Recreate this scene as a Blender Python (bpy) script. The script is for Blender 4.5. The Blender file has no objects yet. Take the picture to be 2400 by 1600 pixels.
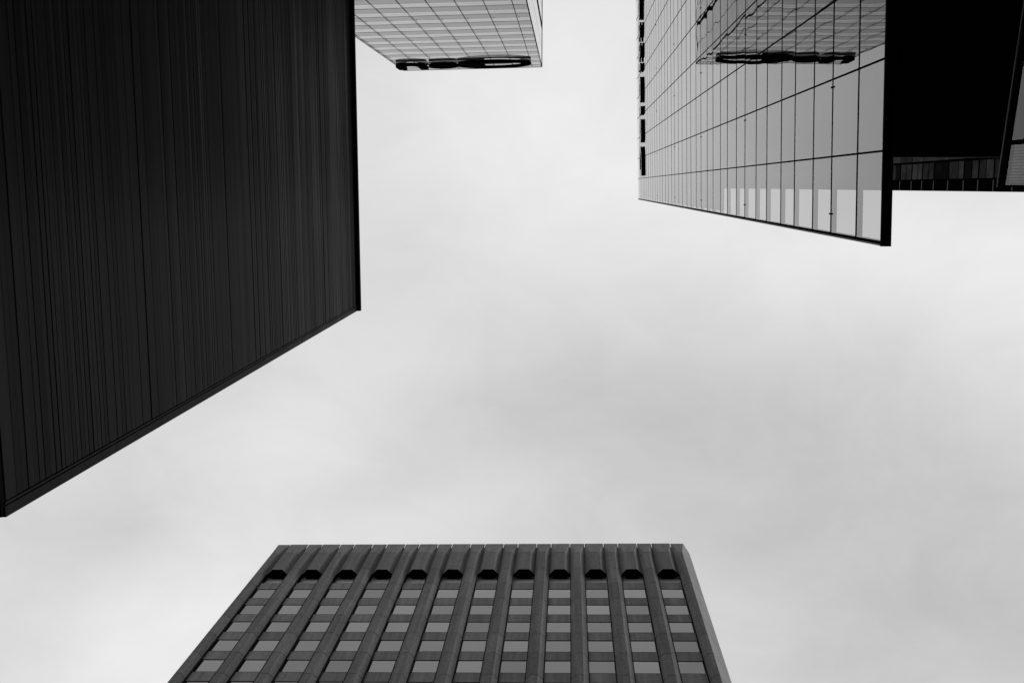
import bpy, bmesh, math, random
from mathutils import Matrix, Vector
random.seed(7)
S = bpy.context.scene
COL = S.collection

# ------------------------------------------------------------------ camera, sky, sun, exposure
EYE = 1.6                                   # camera height above the pavement
F_PX = 2400.0                               # focal length in pixels of a 2400 px wide frame (36 mm)
cam_d = bpy.data.cameras.new("camera")
cam_d.sensor_width = 36.0
cam_d.lens = 36.0 * F_PX / 2400.0
cam_d.clip_start = 0.1
cam_d.clip_end = 3000.0
cam = bpy.data.objects.new("camera", cam_d)
COL.objects.link(cam)
zc = Vector((1334.5 - 1200.0, -(437.0 - 800.0), -F_PX)).normalized()      # the zenith as the camera sees it
xc = Vector((1, 0, 0)); xc = (xc - zc * xc.dot(zc)).normalized()
yc = zc.cross(xc)
M = Matrix((xc, yc, zc)).to_4x4()
M.translation = Vector((0, 0, EYE))
cam.matrix_world = M
S.camera = cam

SUN_EL, SUN_AZ = math.radians(42), math.radians(-6)     # azimuth measured from +X towards +Y
sun_dir = Vector((math.cos(SUN_EL) * math.cos(SUN_AZ), math.cos(SUN_EL) * math.sin(SUN_AZ), math.sin(SUN_EL)))

world = bpy.data.worlds.new("World")
S.world = world
world.use_nodes = True
nt = world.node_tree
nt.nodes.clear()


def N(t, kind, **kw):
    n = t.nodes.new(kind)
    for k, v in kw.items():
        setattr(n, k, v)
    return n


def math_node(t, op, a, b=None, c=None, clamp=False):
    n = N(t, 'ShaderNodeMath', operation=op, use_clamp=clamp)
    for i, v in enumerate((a, b, c)):
        if v is None:
            continue
        if isinstance(v, (int, float)):
            n.inputs[i].default_value = v
        else:
            t.links.new(v, n.inputs[i])
    return n.outputs[0]


out = N(nt, 'ShaderNodeOutputWorld')
bg = N(nt, 'ShaderNodeBackground')
bg.inputs['Strength'].default_value = 0.1
nt.links.new(bg.outputs[0], out.inputs[0])
sky = N(nt, 'ShaderNodeTexSky', sky_type='NISHITA')
sky.sun_disc = False
sky.sun_elevation = SUN_EL
sky.sun_rotation = math.pi / 2 - SUN_AZ
sky.dust_density = 3.0
bw = N(nt, 'ShaderNodeRGBToBW')
nt.links.new(sky.outputs[0], bw.inputs[0])
# cloud layer, laid out on a flat ceiling far overhead (direction / height)
tc = N(nt, 'ShaderNodeTexCoord')
sep = N(nt, 'ShaderNodeSeparateXYZ')
nt.links.new(tc.outputs['Generated'], sep.inputs[0])
dz = math_node(nt, 'MAXIMUM', sep.outputs[2], 0.12)
px = math_node(nt, 'DIVIDE', sep.outputs[0], dz)
py = math_node(nt, 'DIVIDE', sep.outputs[1], dz)
cmb = N(nt, 'ShaderNodeCombineXYZ')
nt.links.new(px, cmb.inputs[0]); nt.links.new(py, cmb.inputs[1])


def cloud_noise(scale, detail, rough, dist, stretch=(1, 1, 1), rot=0.0, off=(0, 0, 0)):
    mp = N(nt, 'ShaderNodeMapping')
    mp.inputs['Scale'].default_value = stretch
    mp.inputs['Rotation'].default_value = (0, 0, rot)
    mp.inputs['Location'].default_value = off
    nt.links.new(cmb.outputs[0], mp.inputs[0])
    n = N(nt, 'ShaderNodeTexNoise')
    n.inputs['Scale'].default_value = scale
    n.inputs['Detail'].default_value = detail
    n.inputs['Roughness'].default_value = rough
    n.inputs['Distortion'].default_value = dist
    nt.links.new(mp.outputs[0], n.inputs['Vector'])
    return math_node(nt, 'SUBTRACT', n.outputs['Fac'], 0.5)


def cloud_bank(cx, cy, rx, ry, rot):
    """soft darker or brighter bank of cloud: gaussian on the cloud ceiling"""
    ca, sa = math.cos(rot), math.sin(rot)
    dx = math_node(nt, 'SUBTRACT', px, cx); dy = math_node(nt, 'SUBTRACT', py, cy)
    a = math_node(nt, 'ADD', math_node(nt, 'MULTIPLY', dx, ca / rx), math_node(nt, 'MULTIPLY', dy, sa / rx))
    b = math_node(nt, 'ADD', math_node(nt, 'MULTIPLY', dx, -sa / ry), math_node(nt, 'MULTIPLY', dy, ca / ry))
    r2 = math_node(nt, 'ADD', math_node(nt, 'MULTIPLY', a, a), math_node(nt, 'MULTIPLY', b, b))
    return math_node(nt, 'POWER', math.e, math_node(nt, 'MULTIPLY', r2, -1.0))


val = 0.745
acc = math_node(nt, 'ADD', math_node(nt, 'MULTIPLY', cloud_noise(2.6, 5, 0.5, 0.3, (1, 1.5, 1), 0.5, (3.1, 1.7, 0)), 0.20), val)
acc = math_node(nt, 'ADD', acc, math_node(nt, 'MULTIPLY', cloud_noise(6, 9, 0.62, 0.5, (1, 1.5, 1), -0.7), 0.20))
for (cx_, cy_, rx_, ry_, ro_, amp) in (
        (0.28, 0.28, 0.42, 0.17, 0.2, -0.12),      # broad grey bank, centre to right
        (0.08, 0.24, 0.18, 0.10, 0.5, -0.08),
        (0.38, 0.46, 0.26, 0.14, 0.0, -0.10),
        (-0.02, -0.06, 0.16, 0.22, 0.0, 0.14),     # bright gap at the top
        (-0.23, 0.22, 0.14, 0.06, -0.5, 0.09),     # bright by the dark wall's corner
        (-0.42, 0.48, 0.14, 0.10, -0.6, 0.20),     # bright lower left
        (-0.12, 0.33, 0.16, 0.04, -0.3, 0.06),
        (-0.47, 0.36, 0.09, 0.07, -0.5, -0.10),
        (0.33, 0.06, 0.26, 0.07, 0.10, 0.13)):
    acc = math_node(nt, 'ADD', acc, math_node(nt, 'MULTIPLY', cloud_bank(cx_, cy_, rx_, ry_, ro_), amp))
lum = math_node(nt, 'MULTIPLY', acc, 9.2)
lum = math_node(nt, 'ADD', lum, math_node(nt, 'MULTIPLY', bw.outputs[0], 0.10))
nt.links.new(lum, bg.inputs['Color'])

sun_l = bpy.data.lights.new("sun", 'SUN')
sun_l.energy = 1.5
sun_l.angle = math.radians(24)
sun_l.color = (1.0, 0.995, 0.985)
sun_o = bpy.data.objects.new("sun", sun_l)
COL.objects.link(sun_o)
sun_o.rotation_euler = sun_dir.to_track_quat('Z', 'Y').to_euler()
sun_o.location = (60, 40, 140)

S.view_settings.view_transform = 'Standard'
S.view_settings.look = 'None'
S.view_settings.exposure = 0.0
S.view_settings.gamma = 1.0


# ------------------------------------------------------------------ helpers
class MB:
    """collects faces; build() links them as ONE mesh object"""

    def __init__(self):
        self.v, self.f, self.m = [], [], []

    def poly(self, pts, mat=0):
        n = len(self.v)
        self.v += [tuple(p) for p in pts]
        self.f.append(tuple(range(n, n + len(pts))))
        self.m.append(mat)

    def hull8(self, a, b, mat=0):
        """a, b: two loops of equal length (bottom, top), capped"""
        k = len(a); n = len(self.v)
        self.v += [tuple(p) for p in a] + [tuple(p) for p in b]
        for i in range(k):
            j = (i + 1) % k
            self.f.append((n + i, n + j, n + k + j, n + k + i)); self.m.append(mat)
        self.f.append(tuple(n + i for i in reversed(range(k)))); self.m.append(mat)
        self.f.append(tuple(n + k + i for i in range(k))); self.m.append(mat)

    def box(self, x0, x1, y0, y1, z0, z1, mat=0):
        self.hull8([(x0, y0, z0), (x1, y0, z0), (x1, y1, z0), (x0, y1, z0)],
                   [(x0, y0, z1), (x1, y0, z1), (x1, y1, z1), (x0, y1, z1)], mat)

    def build(self, name, mats, parent=None, fix=True):
        me = bpy.data.meshes.new(name)
        me.from_pydata([Vector(p) for p in self.v], [], self.f)
        if not isinstance(mats, (list, tuple)):
            mats = [mats]
        for m in mats:
            me.materials.append(m)
        me.polygons.foreach_set('material_index', self.m)
        if fix:
            bm = bmesh.new(); bm.from_mesh(me)
            bmesh.ops.recalc_face_normals(bm, faces=bm.faces)
            bm.to_mesh(me); bm.free()
        me.update()
        o = bpy.data.objects.new(name, me)
        COL.objects.link(o)
        if parent:
            o.parent = parent
            o.matrix_parent_inverse = parent.matrix_world.inverted()
        return o


def empty(name, label, cat, loc, group=None):
    o = bpy.data.objects.new(name, None)
    COL.objects.link(o)
    o.location = loc
    o.matrix_world = Matrix.Translation(loc)
    o.empty_display_size = 1.0
    o['label'] = label
    o['category'] = cat
    if group:
        o['group'] = group
    return o


def Z(h):
    return h + EYE


# ------------------------------------------------------------------ materials
def new_mat(name):
    m = bpy.data.materials.new(name)
    m.use_nodes = True
    t = m.node_tree
    p = t.nodes['Principled BSDF']
    return m, t, p


def grey(v):
    return (v, v, v, 1)


def ramp_out(t, src, stops):
    r = N(t, 'ShaderNodeValToRGB')
    el = r.color_ramp.elements
    while len(el) < len(stops):
        el.new(0.5)
    for e, (pos, v) in zip(el, stops):
        e.position = pos; e.color = grey(v)
    t.links.new(src, r.inputs[0])
    return r.outputs[0]


def noise(t, scale, detail=4, rough=0.55, stretch=None, coord='Object', dist=0.0):
    c = N(t, 'ShaderNodeTexCoord')
    n = N(t, 'ShaderNodeTexNoise')
    n.inputs['Scale'].default_value = scale
    n.inputs['Detail'].default_value = detail
    n.inputs['Roughness'].default_value = rough
    n.inputs['Distortion'].default_value = dist
    src = c.outputs[coord]
    if stretch:
        mp = N(t, 'ShaderNodeMapping')
        mp.inputs['Scale'].default_value = stretch
        t.links.new(src, mp.inputs[0]); src = mp.outputs[0]
    t.links.new(src, n.inputs['Vector'])
    return n.outputs['Fac']


def mat_stone(name, lo, hi):
    """flame-finished granite cladding: coarse speckle, weather streaks, each block a slightly different tone"""
    m, t, p = new_mat(name)
    speck = noise(t, 5.0, 8, 0.85)
    streak = noise(t, 1.0, 5, 0.65, (2.2, 2.2, 0.10))
    c = N(t, 'ShaderNodeTexCoord'); sp = N(t, 'ShaderNodeSeparateXYZ')
    t.links.new(c.outputs['Object'], sp.inputs[0])
    fl = math_node(t, 'FLOOR', math_node(t, 'DIVIDE', math_node(t, 'SUBTRACT', sp.outputs[2], 93.68), 3.545))
    bx_ = math_node(t, 'FLOOR', math_node(t, 'DIVIDE', math_node(t, 'SUBTRACT', sp.outputs[0], 0.27), 1.681))
    cb = N(t, 'ShaderNodeCombineXYZ'); t.links.new(fl, cb.inputs[0]); t.links.new(bx_, cb.inputs[1])
    wn = N(t, 'ShaderNodeTexWhiteNoise', noise_dimensions='2D'); t.links.new(cb.outputs[0], wn.inputs['Vector'])
    a = ramp_out(t, speck, [(0.36, lo), (0.64, hi)])
    b = ramp_out(t, streak, [(0.32, 0.68), (0.66, 1.18)])
    d = ramp_out(t, wn.outputs['Value'], [(0.0, 0.86), (1.0, 1.14)])
    last = a
    for q in (b, d):
        mx = N(t, 'ShaderNodeMix', data_type='RGBA', blend_type='MULTIPLY')
        mx.inputs[0].default_value = 1.0
        t.links.new(last, mx.inputs[6]); t.links.new(q, mx.inputs[7])
        last = mx.outputs[2]
    t.links.new(last, p.inputs['Base Color'])
    p.inputs['Roughness'].default_value = 0.7
    p.inputs['Specular IOR Level'].default_value = 0.25
    bp = N(t, 'ShaderNodeBump')
    bp.inputs['Strength'].default_value = 0.5; bp.inputs['Distance'].default_value = 0.02
    t.links.new(speck, bp.inputs['Height'])
    t.links.new(bp.outputs[0], p.inputs['Normal'])
    return m


def mat_plain(name, v, rough=0.6, spec=0.5, var=0.15, scale=1.5):
    m, t, p = new_mat(name)
    n = noise(t, scale, 5, 0.6)
    c = ramp_out(t, n, [(0.3, v * (1 - var)), (0.7, v * (1 + var))])
    t.links.new(c, p.inputs['Base Color'])
    p.inputs['Roughness'].default_value = rough
    p.inputs['Specular IOR Level'].default_value = spec
    return m


def mat_glass(name, ior, base, tint, wobble, wscale, wstretch, rough=0.0, back=None, toe=0.0, vary=0.0):
    """facade glass: Fresnel mirror over either a see-through tint or a dark backing, panes slightly wavy"""
    m = bpy.data.materials.new(name)
    m.use_nodes = True
    t = m.node_tree
    t.nodes.clear()
    o = N(t, 'ShaderNodeOutputMaterial')
    mix = N(t, 'ShaderNodeMixShader')
    t.links.new(mix.outputs[0], o.inputs[0])
    c = N(t, 'ShaderNodeTexCoord')
    oi = N(t, 'ShaderNodeObjectInfo')
    mp = N(t, 'ShaderNodeMapping'); mp.inputs['Scale'].default_value = wstretch
    t.links.new(c.outputs['Object'], mp.inputs[0])
    nz = N(t, 'ShaderNodeTexNoise', noise_dimensions='4D')
    nz.inputs['Scale'].default_value = wscale; nz.inputs['Detail'].default_value = 1.5
    t.links.new(mp.outputs[0], nz.inputs['Vector'])
    t.links.new(math_node(t, 'MULTIPLY', oi.outputs['Random'], 40.0), nz.inputs['W'])
    g = N(t, 'ShaderNodeNewGeometry')
    sub = N(t, 'ShaderNodeVectorMath', operation='SUBTRACT'); sub.inputs[1].default_value = (0.5, 0.5 + (toe / wobble if toe else 0.0), 0.5)     # toe: panes glazed a degree off the frame line
    t.links.new(nz.outputs['Color'], sub.inputs[0])
    sc = N(t, 'ShaderNodeVectorMath', operation='SCALE'); sc.inputs['Scale'].default_value = wobble
    t.links.new(sub.outputs[0], sc.inputs[0])
    add = N(t, 'ShaderNodeVectorMath', operation='ADD')
    t.links.new(g.outputs['Normal'], add.inputs[0]); t.links.new(sc.outputs[0], add.inputs[1])
    nrm = N(t, 'ShaderNodeVectorMath', operation='NORMALIZE')
    t.links.new(add.outputs[0], nrm.inputs[0])
    fr = N(t, 'ShaderNodeFresnel'); fr.inputs['IOR'].default_value = ior
    fac = math_node(t, 'ADD', math_node(t, 'MULTIPLY', fr.outputs[0], 1 - base), base, clamp=True)
    if vary:                                # coating differs a little from pane to pane
        fac = math_node(t, 'MULTIPLY', fac, math_node(t, 'ADD', math_node(t, 'MULTIPLY', oi.outputs['Random'], vary), 1 - 0.5 * vary), clamp=True)
    t.links.new(fac, mix.inputs[0])
    if back is None:
        b = N(t, 'ShaderNodeBsdfTransparent'); b.inputs[0].default_value = grey(tint)
    else:
        b = N(t, 'ShaderNodeBsdfDiffuse')
        nn = noise(t, 0.8, 3, 0.5)
        t.links.new(ramp_out(t, nn, [(0.3, back * 0.88), (0.7, back * 1.12)]), b.inputs[0])
    t.links.new(b.outputs[0], mix.inputs[1])
    gl = N(t, 'ShaderNodeBsdfGlossy'); gl.inputs['Roughness'].default_value = rough
    gl.inputs['Color'].default_value = grey(0.96)
    t.links.new(nrm.outputs[0], gl.inputs['Normal'])
    t.links.new(gl.outputs[0], mix.inputs[2])
    return m


def mat_siding(k=1.0):
    """dark metal cladding boards, satin, faintly streaked along the boards"""
    m, t, p = new_mat('dark metal boards')
    n = noise(t, 1.0, 5, 0.6, (1.0, 0.05, 5.0))
    n2 = noise(t, 0.35, 3, 0.5, (1.0, 0.25, 1.6))
    c1 = ramp_out(t, n, [(0.3, 0.023 * k), (0.7, 0.030 * k)])
    c2 = ramp_out(t, n2, [(0.35, 0.90), (0.65, 1.08)])
    mx = N(t, 'ShaderNodeMix', data_type='RGBA', blend_type='MULTIPLY'); mx.inputs[0].default_value = 1
    t.links.new(c1, mx.inputs[6]); t.links.new(c2, mx.inputs[7])
    t.links.new(mx.outputs[2], p.inputs['Base Color'])
    t.links.new(ramp_out(t, n2, [(0.3, 0.26), (0.7, 0.42)]), p.inputs['Roughness'])
    p.inputs['Specular IOR Level'].default_value = 0.005
    return m


STONE = mat_stone('grey granite cladding', 0.075, 0.205)
STONE_SP = mat_stone('granite spandrel', 0.185, 0.29)
JOINT = mat_plain('dark joint', 0.006, 0.8, 0.1)
BLACK = mat_plain('black soffit', 0.004, 0.9, 0.05)
METAL = mat_plain('black aluminium', 0.006, 0.6, 0.0)
GREYMETAL = mat_plain('grey aluminium', 0.09, 0.45, 0.4)
SIDING = mat_siding()
SIDINGS = [mat_siding(k) for k in (0.78, 0.86, 0.93, 1.04)]
DARKCLAD = mat_plain('charcoal cladding', 0.006, 0.7, 0.0)
DARKCLAD2 = mat_plain('dark grey panel', 0.12, 0.7, 0.0, 0.35, 0.6)
TICK = mat_plain('grey ledge', 0.16, 0.6, 0.3)
SIGNBLACK = mat_plain('black sign box', 0.004, 0.7, 0.0)
SIGNFACE = mat_plain('pale letter face', 0.8, 0.4, 0.4, 0.05)
GLASS_C = mat_glass('tower glass', 1.95, 0.13, 0.52, 0.0125, 0.75, (1, 1, 0.55), toe=0.019, vary=0.05)
GLASS_B = mat_glass('vision glass', 1.55, 0.03, 0, 0.003, 0.4, (1, 1, 1), 0.02, back=0.06)
GLASS_B2 = mat_glass('pale spandrel glass', 1.7, 0.05, 0, 0.003, 0.4, (1, 1, 1), 0.05, back=0.8)
GLASS_D = mat_glass('stone tower window glass', 1.6, 0.12, 0, 0.010, 0.5, (1, 1, 1), 0.03, back=0.02, vary=0.30)
GLASS_P = mat_glass('podium glass', 1.4, 0.0, 0.95, 0.012, 1.3, (1, 0.7, 1.6), 0.0)
PALE = mat_plain('painted sky reflection', 0.8, 0.5, 0.4, 0.05)
REFL_SLAT = mat_plain('pale reflection slat', 0.85, 0.8, 0.1)
ROOF = mat_plain('roof gravel', 0.15, 0.9)
PAVE = mat_plain('asphalt', 0.05, 0.85, 0.3, 0.3, 0.8)

# ------------------------------------------------------------------ ground
g = MB()
g.poly([(-700, -700, 0), (700, -700, 0), (700, 700, 0), (-700, 700, 0)])
go = g.build('ground', PAVE)
go['kind'] = 'structure'

# ------------------------------------------------------------------ A: dark clad building on the left
HA = 60.0
XA = -0.2098 * HA                           # wall plane
YA = 0.583 * -XA                            # corner
YT = 0.5555 * -XA                           # inner edge of the corner trim
HB = -XA / 0.5855                           # underside of the overhanging storeys
YFAR = -34.0
A = empty('clad_building', 'windowless building clad in horizontal black boards, its sharp corner cutting diagonally into the sky',
          'building', (XA - 10, -10, 0))
b = MB()
b.box(XA - 24, XA - 0.16, YFAR, YA - 0.06, Z(HB) + 0.03, Z(HA) - 0.02)
b.build('wall', DARKCLAD, A)
b = MB()
b.box(XA - 24, XA - 0.02, YFAR, YA - 0.03, Z(HB) - 0.12, Z(HB) + 0.026)
b.build('soffit', BLACK, A)
b = MB()
b.box(XA - 23, XA - 4.0, YFAR + 1, YA - 4.0, 0.0, Z(HB) - 0.122)
b.build('base_storey', DARKCLAD, A)
# siding: 0.56 m boards, five to a sheet, a deep reveal between sheets
strong = [1.7095, 1.9175, 2.129, 2.361, 2.5887, 2.7994, 3.0105, 3.2418, 3.4783, 3.6899, 3.907, 4.1456, 4.384, 4.5943, 4.778]
sd = MB()
yb = YT - 0.02
segs = [YFAR + (yb - YFAR) * i / 12 for i in range(13)]
rnd = random.Random(21)


def board(h0, h1, lap, tilt, wav, mi):
    z0, z1 = Z(h0), Z(h1)
    e = 0.010
    # front face (x offset at bottom / top), bottom lip and top lip running back into the groove
    for i in range(len(segs) - 1):
        ya, yb_ = segs[i], segs[i + 1]
        wa, wb = wav[i], wav[i + 1]
        xb, xt = XA + lap, XA + lap + tilt
        sd.poly([(xb + wa, ya, z0 + e), (xb + wb, yb_, z0 + e), (xt + wb, yb_, z1 - e), (xt + wa, ya, z1 - e)], mi)
        sd.poly([(xb + wa - 0.02, ya, z0), (xb + wb - 0.02, yb_, z0), (xb + wb, yb_, z0 + e), (xb + wa, ya, z0 + e)], mi)
        sd.poly([(xt + wa, ya, z1 - e), (xt + wb, yb_, z1 - e), (xt + wb - 0.02, yb_, z1), (xt + wa - 0.02, ya, z1)], mi)
    # end grain
    sd.poly([(XA - 0.13, yb, z0), (XA + lap, yb, z0 + e), (XA + lap + tilt, yb, z1 - e), (XA - 0.13, yb, z1)], mi)


for s0, s1 in zip(strong[:-1], strong[1:]):
    h0, h1 = -XA * s0, -XA * s1
    nb = rnd.choice((5, 5, 6))
    hs = [h0 + (h1 - h0) * (k + (0 if k in (0, nb) else rnd.uniform(-0.10, 0.10))) / nb for k in range(nb + 1)]
    base = rnd.uniform(-0.006, 0.004)
    for k in range(nb):
        wav = [rnd.uniform(-0.003, 0.003) for _ in segs]
        a, b_ = hs[k] + (0.028 if k == 0 else 0.006), hs[k + 1] - 0.004
        cuts = [a, a + (b_ - a) * rnd.uniform(0.42, 0.58), b_] if rnd.random() < 0.7 else [a, b_]
        for c0, c1 in zip(cuts[:-1], cuts[1:]):
            board(c0, c1, base + rnd.uniform(-0.006, 0.004), rnd.uniform(-0.012, 0.010), wav, rnd.randrange(4))
sd.build('siding', SIDINGS, A, fix=False)
# corner trim: flat corner board and a narrow stop bead
b = MB()
joints = [HB - 0.02, 27.2, 33.9, 44.2, 52.4, HA - 0.05]
for j0, j1 in zip(joints[:-1], joints[1:]):
    b.box(XA - 0.3, XA + 0.012, YT + 0.10, YA, Z(j0) + 0.012, Z(j1) - 0.004)
b.build('corner_board', SIDINGS[3], A)
b = MB()
b.box(XA - 0.2, XA + 0.004, YT + 0.012, YT + 0.068, Z(HB) + 0.01, Z(HA) - 0.03)
b.build('corner_bead', SIDINGS[3], A)
b = MB()
b.box(XA - 24.2, XA + 0.205, YFAR, YA - 0.004, Z(HA), Z(HA) + 0.35)
b.build('roof_coping', BLACK, A)

# ------------------------------------------------------------------ C: glass tower on the right
DC, SC, SP = 6.4, 0.03, 0.03
h_bot, h_top = 6.4 / 0.2955, 97.3
YEND = -34.0


def cx_(y, d=0.0):
    return DC + SC * y + d


C = empty('glass_tower', 'mirrored glass curtain wall tower with black mullions, sky showing through its end panes',
          'building', (DC + 12, -14, 0))
ratios = [0.1826, -0.1122, -0.4033, -0.695, -0.994, -1.295]
while len(ratios) < 16:
    ratios.append(ratios[-1] - 0.3035)
ys = [t * DC / (1 - SC * t) for t in ratios]
edges = [h_bot]
p_edges = [3.659, 4.008, 4.3057, 4.6549, 4.9466]
for e in p_edges:
    edges.append(DC / (1 / e - 0.0012))
full = edges[-1] - edges[-3]
lo_, hi_ = 1.93, 2.27
k = 0
while edges[-1] < h_top - 3:
    edges.append(edges[-1] + (hi_ if k % 2 == 0 else lo_)); k += 1
edges.append(h_top)
yb0, yb1 = -0.59, -2.8                      # edge of the soffit slab, end wall of the storeys above
for nm, mt, ye, z0, z1 in (('soffit', BLACK, yb0, Z(h_bot), Z(h_bot) + 0.3), ('wall', BLACK, yb1, Z(h_bot) + 0.305, Z(h_top) - 0.3)):
    b = MB()
    q = [(cx_(ye, 0.24), ye), (cx_(YEND, 0.24), YEND), (DC + 33, YEND), (DC + 33, ye)]
    b.hull8([(x, y, z0) for x, y in q], [(x, y, z1) for x, y in q])
    b.build(nm, mt, C)
b = MB()                                    # upper storeys run out to the slab edge just behind the glass
q = [(cx_(yb0, 0.24), yb0), (cx_(yb1, 0.24), yb1 + 0.004), (12.6, yb1 + 0.004), (12.6, yb0)]
b.hull8([(x, y, Z(46.0)) for x, y in q], [(x, y, Z(h_top) - 0.3) for x, y in q])
b.build('wall', BLACK, C)
b = MB()                                    # the free wing is backed from the sixth storey up
q = [(cx_(1.06, 0.24), 1.06), (cx_(yb0, 0.24), yb0 + 0.004), (cx_(yb0, 0.55), yb0 + 0.004), (cx_(1.06, 0.55), 1.06)]
b.hull8([(x, y, Z(47.0)) for x, y in q], [(x, y, Z(h_top) - 0.3) for x, y in q])
b.build('wing_backing', BLACK, C)
b = MB()
b.box(DC + 4.0, DC + 32, YEND + 1, yb0 - 3.0, 0.0, Z(h_bot) - 0.004)
b.build('base_storey', DARKCLAD, C)
# panes: the nearest hundred as parts of their own
GD = 0.011
panes = []
for r in range(len(edges) - 1):
    for k in range(len(ys) - 1):
        ya, yb_ = ys[k + 1] + 0.012, ys[k] - 0.012
        ha, hb = edges[r] + 0.01, edges[r + 1] - 0.01
        mid_y = 0.5 * (ya + yb_); hm = 0.5 * (ha + hb)
        vis = -0.1735 < mid_y / hm
        size = (1 / ha - 1 / hb) * (yb_ - ya) / hm
        panes.append((not vis, -size, r, k, ya, yb_, ha, hb))
panes.sort()
rnd = random.Random(3)


def pane(mb, p):
    _, _, r, k, ya, yb_, ha, hb = p
    ym = 0.5 * (ya + yb_)
    j = rnd.uniform(-0.0008, 0.0008); j2 = rnd.uniform(-0.0008, 0.0008)
    xa = cx_(ym, GD) + SP * (ya - ym) + j
    xb = cx_(ym, GD) + SP * (yb_ - ym) - j
    mb.poly([(xa, ya, Z(ha)), (xa + j2, ya, Z(hb)), (xb + j2, yb_, Z(hb)), (xb, yb_, Z(ha))])


for p in panes[:100]:
    m_ = MB(); pane(m_, p); m_.build('window_pane', GLASS_C, C, fix=False)
rest = MB()
for p in panes[100:]:
    pane(rest, p)
ro = rest.build('window_pane', GLASS_C, C, fix=False)
ro['kind'] = 'stuff'
# transoms (0.17 m deep) and mullions
for i, h in enumerate(edges[1:-1]):
    b = MB()
    w = 0.045
    y1_, y2_ = ys[-1], ys[0] - 0.056
    b.hull8([(cx_(y1_, 0.006), y1_, Z(h - w)), (cx_(y2_, 0.006), y2_, Z(h - w)), (cx_(y2_, 0.14), y2_, Z(h - w)), (cx_(y1_, 0.14), y1_, Z(h - w))],
            [(cx_(y1_, 0.006), y1_, Z(h + w)), (cx_(y2_, 0.006), y2_, Z(h + w)), (cx_(y2_, 0.14), y2_, Z(h + w)), (cx_(y1_, 0.14), y1_, Z(h + w))])
    if i % 6 == 1:                          # anchor pins for the cleaning cradle
        for t_ in (0.104, -0.37, -0.84, -1.31, -1.78, -2.25):
            yy = t_ * DC
            b.box(cx_(yy, -0.016), cx_(yy, 0.006), yy - 0.02, yy + 0.02, Z(h) - 0.10, Z(h) + 0.10)
    b.build('transom', METAL, C)
for i, y in enumerate(ys[1:], 1):
    b = MB()
    w, d = 0.022, -0.004
    b.box(cx_(y, -d), cx_(y, 0.06), y - w, y + w, Z(h_bot) + 0.004, Z(h_top) - 0.01)
    b.build('mullion', METAL, C)
b = MB()
y0 = ys[0]
b.box(cx_(y0, -0.008), cx_(y0, 0.19), y0 - 0.055, y0 + 0.004, Z(h_bot) + 0.004, Z(h_top) - 0.01, 0)
b.box(cx_(y0, 0.02), cx_(y0, 0.16), y0 + 0.0045, y0 + 0.045, Z(h_bot) + 0.03, Z(h_top) - 0.03, 1)
b.build('corner_post', [METAL, GREYMETAL], C)
b = MB()
b.hull8([(cx_(ys[-1], 0.0), ys[-1], Z(h_bot) - 0.09), (cx_(y0, 0.0), y0 + 0.05, Z(h_bot) - 0.09), (cx_(y0, 0.20), y0 + 0.05, Z(h_bot) - 0.09), (cx_(ys[-1], 0.20), ys[-1], Z(h_bot) - 0.09)],
        [(cx_(ys[-1], 0.0), ys[-1], Z(h_bot)), (cx_(y0, 0.0), y0 + 0.05, Z(h_bot)), (cx_(y0, 0.20), y0 + 0.05, Z(h_bot)), (cx_(ys[-1], 0.20), ys[-1], Z(h_bot))])
b.build('bottom_rail', BLACK, C)
b = MB()
b.hull8([(cx_(YEND, 0.26), YEND, Z(h_top) - 0.29), (cx_(yb1, 0.26), yb1 - 0.01, Z(h_top) - 0.29), (DC + 32.9, yb1 - 0.01, Z(h_top) - 0.29), (DC + 32.9, YEND, Z(h_top) - 0.29)],
        [(cx_(YEND, 0.26), YEND, Z(h_top) - 0.2), (cx_(yb1, 0.26), yb1 - 0.01, Z(h_top) - 0.2), (DC + 32.9, yb1 - 0.01, Z(h_top) - 0.2), (DC + 32.9, YEND, Z(h_top) - 0.2)])
b.build('roof', ROOF, C)


def glyph(ch, x0, x1, y0, ysc, depth, place, mats, parent, name='letter', bold=0.02):
    """one extruded letter; place(u, v, w) -> world, u along the reading direction, v up, w out of the wall"""
    cu = bpy.data.curves.new('glyph', 'FONT')
    cu.body = ch; cu.size = 1.0; cu.extrude = 0.5; cu.offset = bold
    ob = bpy.data.objects.new('glyph', cu)
    COL.objects.link(ob)
    dg = bpy.context.evaluated_depsgraph_get()
    me = bpy.data.meshes.new_from_object(ob.evaluated_get(dg))
    bpy.data.objects.remove(ob)
    lo = min(v.co.x for v in me.vertices); hi = max(v.co.x for v in me.vertices)
    for v in me.vertices:
        u = x0 + (v.co.x - lo) / (hi - lo) * (x1 - x0)
        w = (v.co.z + 0.5) * depth
        v.co = place(u, y0 + v.co.y * ysc, w)
    me.materials.clear()
    for m in mats:
        me.materials.append(m)
    me.update()
    c0 = place(0, 0, 0); nrm = (Vector(place(0, 0, 1)) - Vector(c0)).normalized()
    for p in me.polygons:
        p.use_smooth = False
        p.material_index = 1 if p.normal.dot(nrm) > 0.9 else 0
    me.name = name
    o = bpy.data.objects.new(name, me)
    COL.objects.link(o)
    o.parent = parent; o.matrix_parent_inverse = parent.matrix_world.inverted()
    return o


h_l = 90.0
sign = empty('letter_sign', 'row of deep black letters along the top edge of the mirrored glass facade', 'sign', (DC - 0.2, -8, Z(h_l)))


def on_c(u, v, w):
    y = -u
    return Vector((cx_(y, -0.016 - w), y, Z(h_l) + v))


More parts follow.
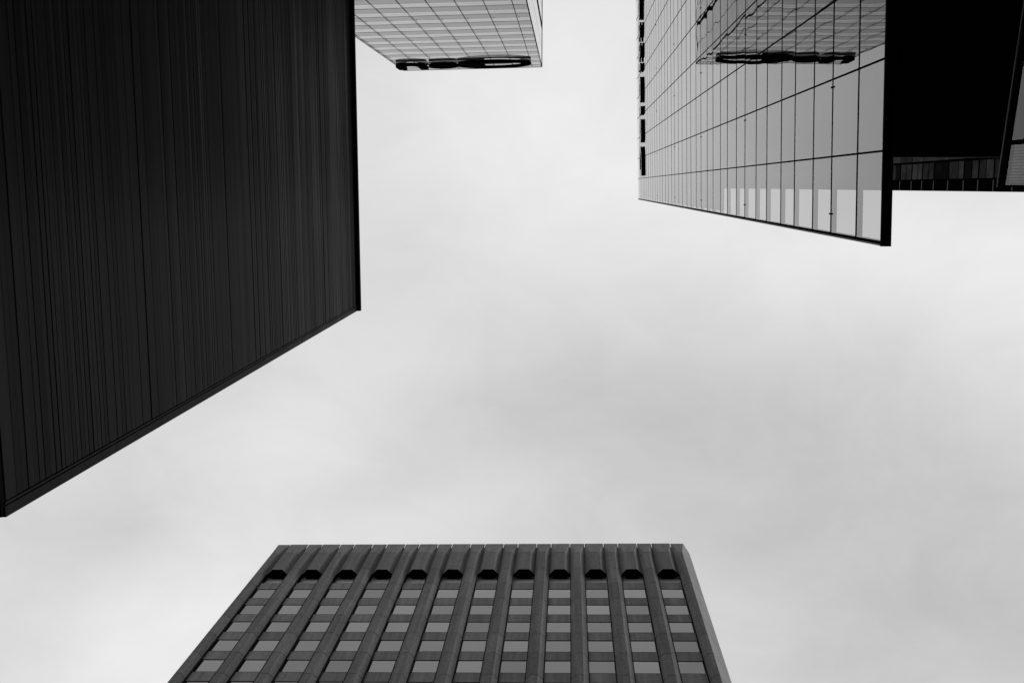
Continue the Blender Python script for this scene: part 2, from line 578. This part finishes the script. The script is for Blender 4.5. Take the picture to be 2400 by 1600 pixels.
for ch, u0, u1 in (('D', 0.90, 3.34), ('e', 3.64, 5.58), ('l', 5.98, 6.62), ('o', 6.93, 9.05), ('i', 9.51, 10.14),
                   ('t', 10.28, 11.72), ('t', 11.92, 13.36), ('e', 13.62, 15.56), ('.', 15.95, 16.6)):
    glyph(ch, u0 * 1.026, u1 * 1.026, 0.02, 2.9, 0.165, on_c, [SIGNBLACK, SIGNFACE], sign)

# ------------------------------------------------------------------ far dark tower behind the glass tower
T = empty('dark_tower', 'tall black tower behind the mirrored one, showing only a thin ledged corner strip',
          'building', (30, -14, 0))
XT = 20.0; YTW = 0.0125 * XT; HT = 148.0
b = MB()
b.box(XT, XT + 30, -40, YTW, 0, Z(HT))
b.build('wall', DARKCLAD, T)
es = [3.40, 3.2974, 3.1974, 3.0919, 3.0019, 2.9069, 2.7995, 2.6905, 2.5969, 2.5045, 2.3991, 2.30]
for e in es:
    h = XT * e
    b = MB()
    b.box(XT - 0.03, XT - 0.0005, YTW - 0.56, YTW - 0.01, Z(h) - 0.06, Z(h) + 0.06)
    b.build('ledge', TICK, T)
rnd = random.Random(14)
WINMATS = [mat_plain('dim window %d' % i, v, 0.6, 0.0, 0.4, 1.2) for i, v in enumerate((0.03, 0.10, 0.20, 0.14))]
for e1, e0 in zip(es[:-1], es[1:]):
    za, zb = Z(XT * e0) + 0.10, Z(XT * e1) - 0.10
    zm = za + (zb - za) * rnd.uniform(0.35, 0.65)
    for z0, z1 in ((za, zm - 0.05), (zm + 0.05, zb)):
        b = MB(); b.box(XT - 0.02, XT - 0.001, -1.27, -0.40, z0, z1)
        b.build('window', rnd.choice(WINMATS), T)
    b = MB(); b.box(XT - 0.02, XT - 0.001, -4.0, -1.40, za - 0.06, zm - 0.02); b.box(XT - 0.02, XT - 0.001, -4.0, -1.40, zm + 0.02, zb + 0.06)
    b.build('band_panel', WINMATS[rnd.choice((1, 2, 2, 3))], T)

# ------------------------------------------------------------------ podium glass front, lower right
P = empty('glass_podium', 'low glass front with a dark grey top frame, under the black soffit at right',
          'building', (9, -6, 0))
HP = 18.0
pa = (0.4032 * HP, 0.0008 * HP); pb = (0.4156 * HP, -0.1598 * HP)
ps = (pb[0] - pa[0]) / (pb[1] - pa[1])


def pxp(y, d=0.0):
    return pa[0] + ps * (y - pa[1]) + d


def pslab(mb, ya, yb_, z0, z1, d0, d1, m=0):
    mb.hull8([(pxp(ya, d0), ya, z0), (pxp(yb_, d0), yb_, z0), (pxp(yb_, d1), yb_, z0), (pxp(ya, d1), ya, z0)],
             [(pxp(ya, d0), ya, z1), (pxp(yb_, d0), yb_, z1), (pxp(yb_, d1), yb_, z1), (pxp(ya, d1), ya, z1)], m)


yp0 = pa[1]
b = MB(); pslab(b, -20, yp0 - 0.02, 0, Z(HP) - 0.08, 0.12, 9.0); b.build('wall', BLACK, P)
b = MB(); pslab(b, -20, yp0, Z(HP) - 0.05, Z(HP), -0.03, 0.10); b.build('top_frame', GREYMETAL, P)
b = MB(); pslab(b, -20, yp0 - 0.01, Z(HP) - 0.2, Z(HP) - 0.053, 0.0, 0.1); b.build('top_rail', METAL, P)
bays = [yp0, -0.72, -2.30, -3.9, -5.45, -7.0, -8.55]
for k in range(len(bays) - 1):
    b = MB()
    ya, yb_ = bays[k + 1] + 0.035, bays[k] - 0.035
    b.poly([(pxp(ya, 0.02), ya, 3.2), (pxp(ya, 0.02), ya, Z(HP) - 0.203), (pxp(yb_, 0.02), yb_, Z(HP) - 0.203), (pxp(yb_, 0.02), yb_, 3.2)])
    b.build('window_pane', GLASS_P, P, fix=False)
    if k == 0:                               # pale slats added behind the end pane, standing in for its striped reflections
        b = MB(); n = 13
        for q in range(n):
            y_ = bays[1] + 0.05 + (bays[0] - bays[1] - 0.10) * q / n
            pslab(b, y_, y_ + 0.034, 3.3, Z(HP) - 0.25, 0.075, 0.083)
        b.build('reflection_slats', REFL_SLAT, P)
for y in bays:
    b = MB(); pslab(b, y - 0.034, y + (0.034 if y != yp0 else -0.002), 0, Z(HP) - 0.202, -0.012, 0.11); b.build('mullion', METAL, P)

# ------------------------------------------------------------------ B: banded glass tower at the top
HBt = 132.5
q0 = Vector((-0.0268 * HBt, -0.1119 * HBt)); q1 = Vector((-0.1590 * HBt, -0.1093 * HBt))
sb = (q1.y - q0.y) / (q1.x - q0.x)


def by_(x, d=0.0):
    return q0.y + sb * (x - q0.x) + d


Bt = empty('banded_tower', 'pale glass tower banded in light and grey stripes with thin black mullions',
           'building', (-12, -30, 0))
XL, XR = q1.x, q0.x
b = MB()
b.hull8([(XL, by_(XL, -0.12), 0), (XR - 0.1, by_(XR, -0.12), 0), (XR - 0.1, -60, 0), (XL, -60, 0)],
        [(XL, by_(XL, -0.12), Z(HBt) - 0.3), (XR - 0.1, by_(XR, -0.12), Z(HBt) - 0.3), (XR - 0.1, -60, Z(HBt) - 0.3), (XL, -60, Z(HBt) - 0.3)])
b.build('wall', DARKCLAD, Bt)
mx_ = [-0.0360 - 0.01727 * i for i in range(8)]
bx = [XR] + [m * HBt for m in mx_] + [XL]
floors = [87.5 + 4.21 * i for i in range(-20, 10)]      # dark sill lines
floors = [f for f in floors if f > 3]
lines = floors + [129.6]


def bquad(mb, xa, xb, h0, h1, d=0.0, j=0.0):
    mb.poly([(xa, by_(xa, d + j), Z(h0)), (xb, by_(xb, d - j), Z(h0)), (xb, by_(xb, d - j), Z(h1)), (xa, by_(xa, d + j), Z(h1))])


rest1, rest2 = MB(), MB()
rnd = random.Random(11)
for h in lines:
    top = h + (4.21 if h < 129 else 2.9)
    split = h + (top - h) * 0.53
    for i in range(len(bx) - 1):
        xa, xb = bx[i] - 0.02, bx[i + 1] + 0.02
        near = h > 86 and i < 9
        j = rnd.uniform(-0.004, 0.004)
        m1 = MB() if near else rest1
        bquad(m1, xa, xb, h + 0.06, split - 0.02, 0.0, j)
        m2 = MB() if near else rest2
        mid = 0.5 * (split + top)
        bquad(m2, xa, xb, split + 0.02, mid - 0.015, 0.004, j)
        bquad(m2, xa, xb, mid + 0.015, top - 0.06, 0.004, j)
        if near:
            m1.build('window_pane', GLASS_B, Bt, fix=False); m2.build('spandrel_panel', GLASS_B2, Bt, fix=False)
for m_, nm, mt in ((rest1, 'window_pane', GLASS_B), (rest2, 'spandrel_panel', GLASS_B2)):
    o = m_.build(nm, mt, Bt, fix=False); o['kind'] = 'stuff'
for i, x in enumerate(bx):
    b = MB()
    w = 0.026 if 0 < i < len(bx) - 1 else 0.04
    x_ = x if 0 < i < len(bx) - 1 else x + (-0.04 if i == 0 else 0.04)
    b.box(x_ - w, x_ + w, by_(x_, -0.1), by_(x_, 0.025), 0, Z(HBt) - 0.02)
    if 0 < i < len(bx) - 1:
        for f in floors:
            if int(round((f - 87.5) / 4.21)) % 3 == 1:
                b.box(x_ + 0.2, x_ + 0.24, by_(x_, 0.0), by_(x_, 0.04), Z(f) + 2.0, Z(f) + 2.2)
    b.build('mullion', METAL, Bt)
b = MB()
for h in floors + [129.6]:
    b.hull8([(XL, by_(XL, -0.1), Z(h) - 0.04), (XR - 0.06, by_(XR, -0.1), Z(h) - 0.04), (XR - 0.06, by_(XR, 0.02), Z(h) - 0.04), (XL, by_(XL, 0.02), Z(h) - 0.04)],
            [(XL, by_(XL, -0.1), Z(h) + 0.04), (XR - 0.06, by_(XR, -0.1), Z(h) + 0.04), (XR - 0.06, by_(XR, 0.02), Z(h) + 0.04), (XL, by_(XL, 0.02), Z(h) + 0.04)])
b.build('sill_band', mat_plain('grey sill', 0.12, 0.5), Bt)
b = MB()
b.box(XL - 0.05, XR + 0.03, -60, by_(XR, -0.35), Z(HBt) - 0.28, Z(HBt))
b.hull8([(XL - 0.05, by_(XR, -0.34), Z(HBt) - 0.28), (XR + 0.03, by_(XR, -0.34), Z(HBt) - 0.28), (XR + 0.03, by_(XR, 0.03), Z(HBt) - 0.28), (XL - 0.05, by_(XL, 0.03), Z(HBt) - 0.28)],
        [(XL - 0.05, by_(XR, -0.34), Z(HBt)), (XR + 0.03, by_(XR, -0.34), Z(HBt)), (XR + 0.03, by_(XR, 0.03), Z(HBt)), (XL - 0.05, by_(XL, 0.03), Z(HBt))])
b.build('roof', ROOF, Bt)
# side facade facing the gap of sky: pale glass bays, dark recessed strip
b = MB()
yy = [by_(XR) - 0.05]
while yy[-1] > -58:
    yy.append(yy[-1] - 2.3)
for i in range(len(yy) - 1):
    for h in [3.3 + 4.21 * k for k in range(30)] + [129.6]:
        top = min(h + 4.13, HBt - 0.3)
        d = rnd.uniform(-0.004, 0.004)
        b.poly([(XR - 0.02 + d, yy[i + 1] + 0.04, Z(h)), (XR - 0.02 - d, yy[i] - 0.04, Z(h)), (XR - 0.02 - d, yy[i] - 0.04, Z(top)), (XR - 0.02 + d, yy[i + 1] + 0.04, Z(top))])
b.build('side_glazing', GLASS_B2, Bt, fix=False)
b = MB()
b.box(XR - 0.09, XR + 0.03, -19.75, -19.35, 0, Z(HBt) - 0.29)
b.build('side_recess', METAL, Bt)

s2 = empty('roof_sign', 'big black three-glyph sign with a round ringed glyph along the banded tower roof edge', 'sign', (-13, q0.y + 0.3, Z(122)))


def on_b(u, v, w):          # u runs along -X
    x = -u
    return Vector((x, by_(x, 0.10 + w), Z(121.0) + v))


def ring(mb, cu, cv, ru, rv, t, d0, d1, a0=0.0, a1=2 * math.pi, n=56, tt=None):
    """closed or open band following an ellipse, w from d0 to d1"""
    pts = []
    for i in range(n + 1):
        a = a0 + (a1 - a0) * i / n
        th = t if tt is None else t * tt(i / n)
        pts.append(((cu + ru * math.cos(a), cv + rv * math.sin(a)), (cu + (ru - th) * math.cos(a), cv + (rv - th) * math.sin(a))))
    for (o0, i0), (o1, i1) in zip(pts[:-1], pts[1:]):
        mb.hull8([on_b(*o0, d0), on_b(*o1, d0), on_b(*i1, d0), on_b(*i0, d0)],
                 [on_b(*o0, d1), on_b(*o1, d1), on_b(*i1, d1), on_b(*i0, d1)])


def ubox(mb, u0, u1, v0, v1, d0=0.0, d1=0.6):
    mb.hull8([on_b(u0, v0, d0), on_b(u1, v0, d0), on_b(u1, v1, d0), on_b(u0, v1, d0)],
             [on_b(u0, v0, d1), on_b(u1, v0, d1), on_b(u1, v1, d1), on_b(u0, v1, d1)])


# the ringed glyph (reads first, nearest the corner)
DS = 0.33
b = MB(); ring(b, 9.1, 4.75, 4.4, 3.15, 0.55, 0.0, DS); b.build('ring', SIGNBLACK, s2)
b = MB()
ubox(b, 10.3, 12.5, 2.6, 6.9, 0.03, DS - 0.01)
b.build('letter', SIGNBLACK, s2)
# middle glyph
b = MB(); ring(b, 15.25, 5.0, 1.75, 1.85, 0.8, 0.0, DS)
b.build('letter', SIGNBLACK, s2)
# last glyph: open at the top
b = MB()
ring(b, 19.1, 4.4, 1.8, 1.8, 0.95, 0.0, DS, math.pi, 2 * math.pi, 28)
ubox(b, 17.3, 18.25, 4.4, 7.2, 0.0, DS); ubox(b, 19.95, 20.9, 4.4, 7.2, 0.0, DS)
b.build('letter', SIGNBLACK, s2)

# ------------------------------------------------------------------ D: stone tower at the bottom, hexagonal bays under the roof
HD = 100.0
AD = -0.02319
ca, sa = math.cos(AD), math.sin(AD)
D = empty('stone_tower', 'grey granite office tower with projecting ribs, gridded windows and twelve hexagonal hoods under its roof',
          'building', (-0.09 * HD, 0.5 * HD, 0))


def dp(x, y, h):            # local plan units are metres: x along the front, y away from the street
    return (x * ca - y * sa, x * sa + y * ca, Z(h))


PT = 0.03362 * HD
HX0 = -0.2832 * HD                          # first hexagon's centre
YF, YM, YW = 0.3540 * HD, 0.3588 * HD, 0.3636 * HD
HWc, HWf = 0.0191 * HD / 2, 0.0097 * HD / 2
RBb, RBf = (PT - 0.0191 * HD) / 2 - 0.02, 0.0053 * HD / 2
HCAP, HUND = 0.963 * HD, 0.9177 * HD
WX = 0.2927 * HD


def loop(pts, h):
    return [dp(x, y, h) for x, y in pts]


def prism(mb, pts0, h0, pts1, h1, m=0):
    mb.hull8(loop(pts0, h0), loop(pts1, h1), m)


wall = MB()
xl, xr = -0.306 * HD, 0.1093 * HD
prism(wall, [(xl - 0.4, YW + 0.30), (xr + 0.4, YW + 0.30), (xr + 0.4, YW + 34), (xl - 0.4, YW + 34)], 0 - EYE,
      [(xl - 0.4, YW + 0.30), (xr + 0.4, YW + 0.30), (xr + 0.4, YW + 34), (xl - 0.4, YW + 34)], HD - 0.5)
wall.build('wall', JOINT, D)
# ribs of stacked stone blocks
FL = 3.545
YP = YM + 0.10
row0 = YP / 0.39989                          # underside line of the topmost window row seen
joints = [HCAP]
h = row0 + 2.1
while h > 30:
    if h < HCAP - 1.5:
        joints.append(h)
    h -= FL
joints.append(-EYE + 0.0)


def rib(pts_fn, core_pts, top_pts):
    mb = MB()
    for j1, j0 in zip(joints[:-1], joints[1:]):
        prism(mb, pts_fn, j0 + 0.06, pts_fn, j1)
    prism(mb, pts_fn, HCAP + 0.06, top_pts, HD)
    prism(mb, core_pts, -EYE, core_pts, HCAP, 1)
    for sd_, on in ((-1, i > 0), (1, i < 12)):            # black strip along the widest edge, painting in the gap's shade
        if on:
            e = xc_ + sd_ * RBb
            q = [(e - 0.06 * sd_, YM - 0.082), (e + 0.005 * sd_, YM - 0.082), (e + 0.005 * sd_, YM + 0.09), (e - 0.06 * sd_, YM + 0.09)]
            prism(mb, q, -EYE, q, HUND - 0.05, 1)
    return mb.build('rib', [STONE, JOINT], D)


for i in range(13):
    xc_ = HX0 - PT / 2 + i * PT
    if i == 0:
        pts = [(xc_ + RBf, YW + 0.28), (xc_ + RBb, YM), (xc_ + RBf, YF), (-0.3010 * HD, YF), (-0.3122 * HD, 0.3696 * HD), (-0.3122 * HD, YW + 0.28 + 1.5)]
        core = [(xc_ + RBf - 0.04, YW + 0.26), (xc_ + RBb - 0.04, YM + 0.02), (xc_ + RBf - 0.02, YF + 0.05), (-0.3005 * HD, YF + 0.05), (-0.3115 * HD, 0.3696 * HD), (-0.3115 * HD, YW + 1.7)]
        top = [(xc_ + RBf, YW + 0.28), (xc_ + RBb, YM), (xc_ + RBb - 0.12, YM), (-0.3055 * HD, YM), (-0.3122 * HD, 0.3696 * HD), (-0.3122 * HD, YW + 0.28 + 1.5)]
    elif i == 12:
        pts = [(xc_ - RBf, YW + 0.28), (xc_ - RBb, YM), (0.1011 * HD, YF), (0.1044 * HD, YF), (0.1158 * HD, 0.3696 * HD), (0.1158 * HD, YW + 0.28 + 1.5)]
        core = [(xc_ - RBf + 0.04, YW + 0.26), (xc_ - RBb + 0.04, YM + 0.02), (0.1013 * HD, YF + 0.05), (0.1040 * HD, YF + 0.05), (0.1152 * HD, 0.3696 * HD), (0.1152 * HD, YW + 1.7)]
        top = [(xc_ - RBf, YW + 0.28), (xc_ - RBb, YM), (xc_ - RBb + 0.12, YM), (0.1093 * HD, YM), (0.1158 * HD, 0.3696 * HD), (0.1158 * HD, YW + 0.28 + 1.5)]
    else:
        pts = [(xc_ + RBf, YW + 0.28), (xc_ + RBb, YM), (xc_ + RBf, YF), (xc_ - RBf, YF), (xc_ - RBb, YM), (xc_ - RBf, YW + 0.28)]
        core = [(xc_ + RBf - 0.04, YW + 0.26), (xc_ + RBb - 0.04, YM + 0.02), (xc_ + RBf - 0.02, YF + 0.05), (xc_ - RBf + 0.02, YF + 0.05), (xc_ - RBb + 0.04, YM + 0.02), (xc_ - RBf + 0.04, YW + 0.26)]
        top = [(xc_ + RBf, YW + 0.28), (xc_ + RBb, YM), (xc_ + RBb - 0.10, YM - 0.02), (xc_ - RBb + 0.10, YM - 0.02), (xc_ - RBb, YM), (xc_ - RBf, YW + 0.28)]
    rib(pts, core, top)
# side returns behind the corner ribs
b = MB()
for (xa, xb) in ((0.1158 * HD - 0.5, 0.1158 * HD), (-0.3122 * HD, -0.3122 * HD + 0.5)):
    h = -EYE
    for j1, j0 in zip(joints[:-1], joints[1:]):
        q = [(xa, YW + 1.80), (xb, YW + 1.80), (xb, YW + 33), (xa, YW + 33)]
        prism(b, q, j0 + 0.06, q, j1)
b.build('side_wall', STONE, D)
# hexagonal hoods
for i in range(12):
    xc_ = HX0 + i * PT
    hexa = [(xc_ - HWc, YM), (xc_ - HWf, YF), (xc_ + HWf, YF), (xc_ + HWc, YM), (xc_ + HWf, YW), (xc_ - HWf, YW)]
    cap = [(xc_ - HWc + 0.03, YM), (xc_ - HWc + 0.10, YM - 0.03), (xc_ + HWc - 0.10, YM - 0.03), (xc_ + HWc - 0.03, YM), (xc_ + HWf, YW), (xc_ - HWf, YW)]
    inn = [(xc_ + (x - xc_) * 0.97, YM + (y - YM) * 0.95) for x, y in hexa]
    mb = MB()
    prism(mb, hexa, HUND + 0.05, hexa, HCAP)
    prism(mb, hexa, HCAP + 0.06, cap, HD)
    prism(mb, inn, HUND + 0.2, inn, HCAP + 0.01, 1)
    mb.build('hexagonal_hood', [STONE, JOINT], D)
    mb = MB()
    prism(mb, [(xc_ + (x - xc_) * 0.995, YM + (y - YM) * 0.995) for x, y in hexa], HUND, [(xc_ + (x - xc_) * 0.995, YM + (y - YM) * 0.995) for x, y in hexa], HUND + 0.048)
    mb.build('hood_soffit_shade', BLACK, D)  # underside slab coloured black to paint in the shade below the hood
# windows and spandrels
W0, W1 = -PT / 2 + RBb - 0.10, PT / 2 - RBb + 0.10
WH, G = 1.98, 0.06
rnd = random.Random(9)
rows = 7
for i in range(12):
    xc_ = HX0 + i * PT
    xa, xb = xc_ + W0, xc_ + W1
    for r in range(0, rows + 1):
        bot = row0 - r * FL                 # window from bot up, spandrel from bot down
        mb = MB()
        j = rnd.uniform(-0.004, 0.004)
        if r > 0:
            y0_, lo, hi = YP + 0.03, bot + G, bot + WH - G
        else:                               # recessed panel behind the hood, white paint standing in for reflected sky light
            y0_, lo, hi = YW + 0.02, bot + 0.2, HUND + 0.6
        mb.poly([dp(xa, y0_ + j, lo), dp(xb, y0_ - j, lo), dp(xb, y0_ - j, hi), dp(xa, y0_ + j, hi)])
        mb.build('window' if r > 0 else 'sky_reflection_panel', GLASS_D if r > 0 else PALE, D, fix=False)
        mb = MB()
        q = [(xa, YP), (xb, YP), (xb, YP + 0.1), (xa, YP + 0.1)]
        prism(mb, q, bot - (FL - WH) + G, q, bot - G)
        mb.build('spandrel_panel', STONE_SP, D)
lw = MB()
lo_h = row0 - rows * FL - (FL - WH)
for i in range(12):
    xc_ = HX0 + i * PT
    q = [(xc_ + W0, YP + 0.02), (xc_ + W1, YP + 0.02), (xc_ + W1, YP + 0.1), (xc_ + W0, YP + 0.1)]
    h = lo_h
    while h > 6:
        prism(lw, q, h - WH + G, q, h - G, 1)
        prism(lw, q, h - FL + G, q, h - WH - G, 0)
        h -= FL
o = lw.build('lower_glazing', [STONE_SP, GLASS_D], D)
o['kind'] = 'stuff'
b = MB()
for (za, zb, y_) in ((-EYE, row0 - 0.05, YP + 0.22), (row0 - 0.05, HD - 0.5, YW + 0.1)):
    q = [(xl + 0.35, y_), (xr - 0.35, y_), (xr - 0.35, YW + 0.295), (xl + 0.35, YW + 0.295)]
    prism(b, q, za, q, zb)
b.build('backing_wall', JOINT, D)
b = MB()
q = [(xl + 0.3, YM + 0.35), (xr - 0.3, YM + 0.35), (xr - 0.3, YW + 33), (xl + 0.3, YW + 33)]
prism(b, q, HD - 0.45, q, HD - 0.06)
b.build('roof', ROOF, D)
